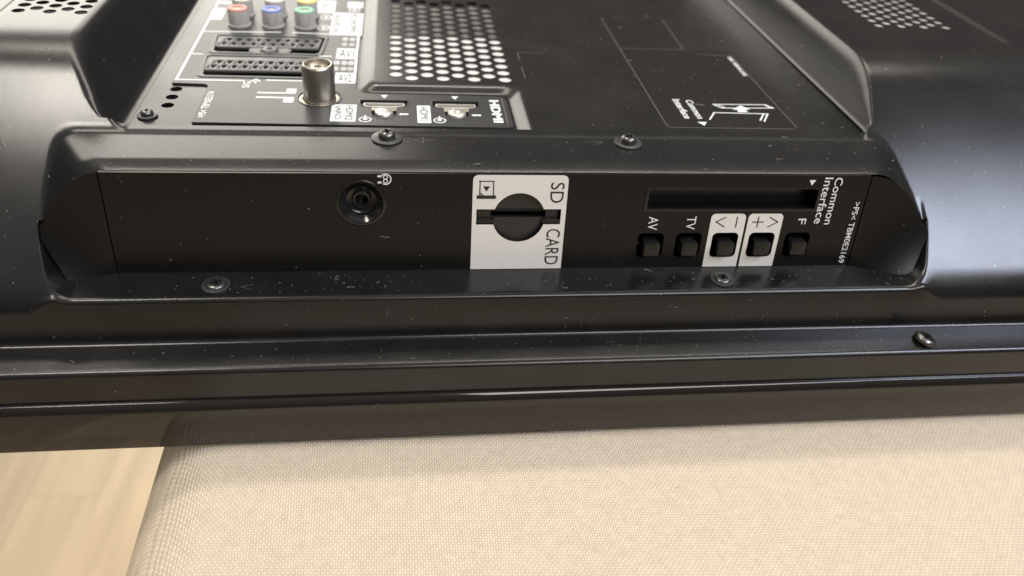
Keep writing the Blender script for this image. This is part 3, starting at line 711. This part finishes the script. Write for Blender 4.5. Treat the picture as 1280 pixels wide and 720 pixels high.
# ------------------------------------------------------------------ screws
def plus(cx, cy, a, w): 
    return [(cx+u, cy+v) for u, v in ((-w, -a), (w, -a), (w, -w), (a, -w), (a, w), (w, w), (w, a), (-w, a), (-w, w), (-a, w), (-a, -w), (-w, -w))]
def screw(at, r, h, wr=None, ang=20, tilt=(0, 0), m='screw', sunk=0.0, wh=0.5):
    """domed cross-head screw; local mesh in mm around its seat"""
    t = bpy.data.objects.new('screw', None); link(t, TV); t.empty_display_size = 0.004
    t.location = Vector((at[0]*MM, at[1]*MM, (at[2]+BASE)*MM)); t.rotation_euler = (math.radians(tilt[0]), math.radians(tilt[1]), math.radians(ang))
    z0 = 0.0
    if wr:
        vs, fs = flat_mesh([circle(0, 0, wr, 36), circle(0, 0, r*0.5, 20)], wh, 0.12)
        mesh_obj('washer', vs+np.array([0, 0, wh]), fs, M['washer'], t, 30, off=(0, 0, 0)); z0 = wh*0.6
    z0 -= sunk
    prof = [(r*0.92, z0), (r, z0+h*0.18), (r*0.98, z0+h*0.55), (r*0.86, z0+h*0.86), (r*0.66, z0+h)]
    vs, fs = [], []; n = 32
    for rr, z in prof:
        for i in range(n): vs.append((rr*math.cos(2*math.pi*i/n), rr*math.sin(2*math.pi*i/n), z))
    for k in range(len(prof)-1):
        for i in range(n): fs.append((k*n+i, k*n+(i+1) % n, (k+1)*n+(i+1) % n, (k+1)*n+i))
    mesh_obj('head', vs, fs, M[m], t, 40, off=(0, 0, 0))
    vs, fs = flat_mesh([circle(0, 0, r*0.67, n), plus(0, 0, r*0.56, r*0.17)], h*0.7, 0.0)
    mesh_obj('cross_face', vs+np.array([0, 0, z0+h]), fs, M[m], t, None, off=(0, 0, 0))
    vs, fs = flat_mesh([circle(0, 0, r*0.66, n)], 0.0)
    mesh_obj('recess_floor', vs+np.array([0, 0, z0+h*0.35]), fs, M['dark'], t, None, off=(0, 0, 0))
    return t
screw((-36.5, 20.4, 0.0), 2.65, 2.3, 4.8, 15); screw((39.7, 18.9, 0.0), 2.5, 2.3, 4.5, 40)
screw((-111.3, 38.4, -2.0), 1.95, 1.7, 3.1, 10)
screw((-86.6, -11.1, -32.25), 2.9, 1.0, 4.1, 25, wh=0.5); screw((68.6, -11.7, -32.25), 2.7, 1.0, 3.9, 60, wh=0.5)
screw((136.2, -26.2, -46.9), 3.6, 2.0, None, 30, (8, 14), sunk=0.35)
# small engraved arrows by the screws
led = level(0.0); GE = grainy('engraved_mark_edge', (0.075, 0.072, 0.068), 0.5, 0.4, 900)
lines('engraved_arrow', [[(-28.6, 19.6), (-25.4, 21.4)], [(-25.4, 21.4), (-25.4, 17.8)], [(-25.4, 17.8), (-28.6, 19.6)], [(-25.4, 19.6), (-21.8, 19.6)]], 0.2, led, GE, cover, 0.05)
lines('engraved_arrow', [[(31.6, 19.3), (28.4, 21.0)], [(31.6, 19.3), (28.4, 17.6)], [(31.6, 19.3), (25.4, 19.3)]], 0.2, led, GE, cover, 0.05)
lines('engraved_arrow', [[(-79.4, -11.9), (-76.0, -10.8)], [(-79.4, -11.9), (-76.4, -13.2)]], 0.2, level(-32.25), GE, cover, 0.05)

# ------------------------------------------------------------------ glossy screen surround
def bezel():
    prof = [(-30.0, -58.2), (-32.6, -58.2), (-32.75, -58.3), (-33.7, -60.1), (-33.95, -60.6), (-34.0, -61.2), (-33.75, -75.0), (-33.55, -75.6), (-33.0, -76.05), (-32.0, -76.35), (-28.0, -77.0), (240, -77.0), (240, -58.2)]
    xa, xb = -330.0, 400.0
    vs = [(xa, y, z) for y, z in prof]+[(xb, y, z) for y, z in prof]; n = len(prof)
    fs = [(i, (i+1) % n, n+(i+1) % n, n+i) for i in range(n)]+[list(range(n))[::-1], [n+i for i in range(n)]]
    return mesh_obj('screen_surround', vs, fs, M['gloss'], TV, 35)
bezel()
def tub():      # the body behind the cover, closing it to the sides and at the back
    vs = [(-329.5, -31.2, -64), (399.5, -31.2, -64), (399.5, 239.5, -64), (-329.5, 239.5, -64), (-329.5, -20, -47.5), (399.5, -20, -47.5), (399.5, 239.5, -40), (-329.5, 239.5, -40)]
    return mesh_obj('inner_frame', vs, [(0, 1, 5, 4), (1, 2, 6, 5), (2, 3, 7, 6), (3, 0, 4, 7), (4, 5, 6, 7)], M['dark'], TV)
tub()

# ------------------------------------------------------------------ lint lying on the plastic
def lint():
    vs, fs = [], []
    def fibre(p, nrm, ln, r):
        a = rng.uniform(0, 6.28); cur = rng.uniform(-1.6, 1.6); nn = Vector(nrm).normalized()
        t1 = nn.orthogonal().normalized(); t2 = nn.cross(t1)
        pos = Vector(p)+nn*r; k = 5; b0 = len(vs)
        for i in range(k+1):
            a2 = a+cur*i/k; d = (t1*math.cos(a2)+t2*math.sin(a2))*(ln/k); s = (t1*-math.sin(a2)+t2*math.cos(a2))*r
            for q in (s, nn*r*1.6, -s): vs.append(tuple(pos+q))
            pos = pos+d
        for i in range(k):
            b = b0+3*i
            fs.append((b, b+3, b+4, b+1)); fs.append((b+1, b+4, b+5, b+2))
    def srf(x, y):
        f = (lambda a, b: float(shell_z(np.array([a]), np.array([b]))[0])) if y > 0 else (lambda a, b: float(pit_z(np.array([a]), np.array([b]))[0]))
        z = f(x, y); e = 0.2; return (x, y, z), (-(f(x+e, y)-z)/e, -(f(x, y+e)-z)/e, 1)
    def size(): return rng.choice([0.35, 0.6, 1.2, 2.6], p=[0.60, 0.27, 0.11, 0.02])*rng.uniform(0.7, 1.3)
    for _ in range(110):
        x, y = rng.uniform(-160, 225), rng.uniform(1, 25)
        if rng.random() < 0.35: x = rng.choice([rng.uniform(-165, -112), rng.uniform(115, 235)]); y = rng.uniform(-15, 70)
        if y < 1 and -136 < x < 142: continue
        p, n = srf(x, y); fibre(p, n, size(), rng.uniform(0.03, 0.07))
    for _ in range(80):
        x, y = rng.uniform(-130, 134), rng.uniform(-15.5, -7); p, n = srf(x, y); fibre(p, n, size(), rng.uniform(0.03, 0.06))
    for _ in range(60):
        fibre((rng.uniform(-165, 215), (yy := rng.uniform(-28.5, -21.6)), -46.66+(yy+21.4)*0.105), (0, -0.1, 1), size(), rng.uniform(0.03, 0.06))
    for _ in range(50):
        v = rng.uniform(-45, -34); fibre((rng.uniform(-165, 215), -17.75-(-33.5-v)*0.126-0.02, v), (0, -1, 0.13), size(), rng.uniform(0.03, 0.06))
    for _ in range(110):
        fibre((rng.uniform(12, 124), rng.uniform(29, 150), 0.0), (0, 0, 1), size(), rng.uniform(0.03, 0.07))
    for _ in range(30):
        u, v = rng.uniform(-112, 112), rng.uniform(-31, -3)
        if (-12 < u < 18) or (42 < u < 98): continue
        fibre(face(u, v, 0.0), (0, -CA, SA), size()*0.7, rng.uniform(0.03, 0.05))
    o = mesh_obj('lint', vs, fs, M['lint'], cover); o['kind'] = 'stuff'
lint()
def threads():
    vs, fs = [], []
    for _ in range(14):
        x, y = rng.uniform(-80, 260), rng.uniform(-120, -38); a = rng.uniform(0, 6.28); cur = rng.uniform(-2, 2); ln = rng.uniform(0.6, 2.2); b0 = len(vs); k = 5
        for i in range(k+1):
            a2 = a+cur*i/k
            for q in (-0.04, 0.04): vs.append((x-60.0-q*math.sin(a2), y+q*math.cos(a2), SEAT+0.12+0.25*math.sin(math.pi*i/k)))
            x += math.cos(a2)*ln/k; y += math.sin(a2)*ln/k
        for i in range(k): fs.append((b0+2*i, b0+2*i+2, b0+2*i+3, b0+2*i+1))
    o = mesh_obj('loose_threads', vs, fs, mat('brown_thread', (0.16, 0.12, 0.08), 0.8), bpy.data.objects['upholstered_bench'], None, off=(0, 0, 0)); o['kind'] = 'stuff'
threads()
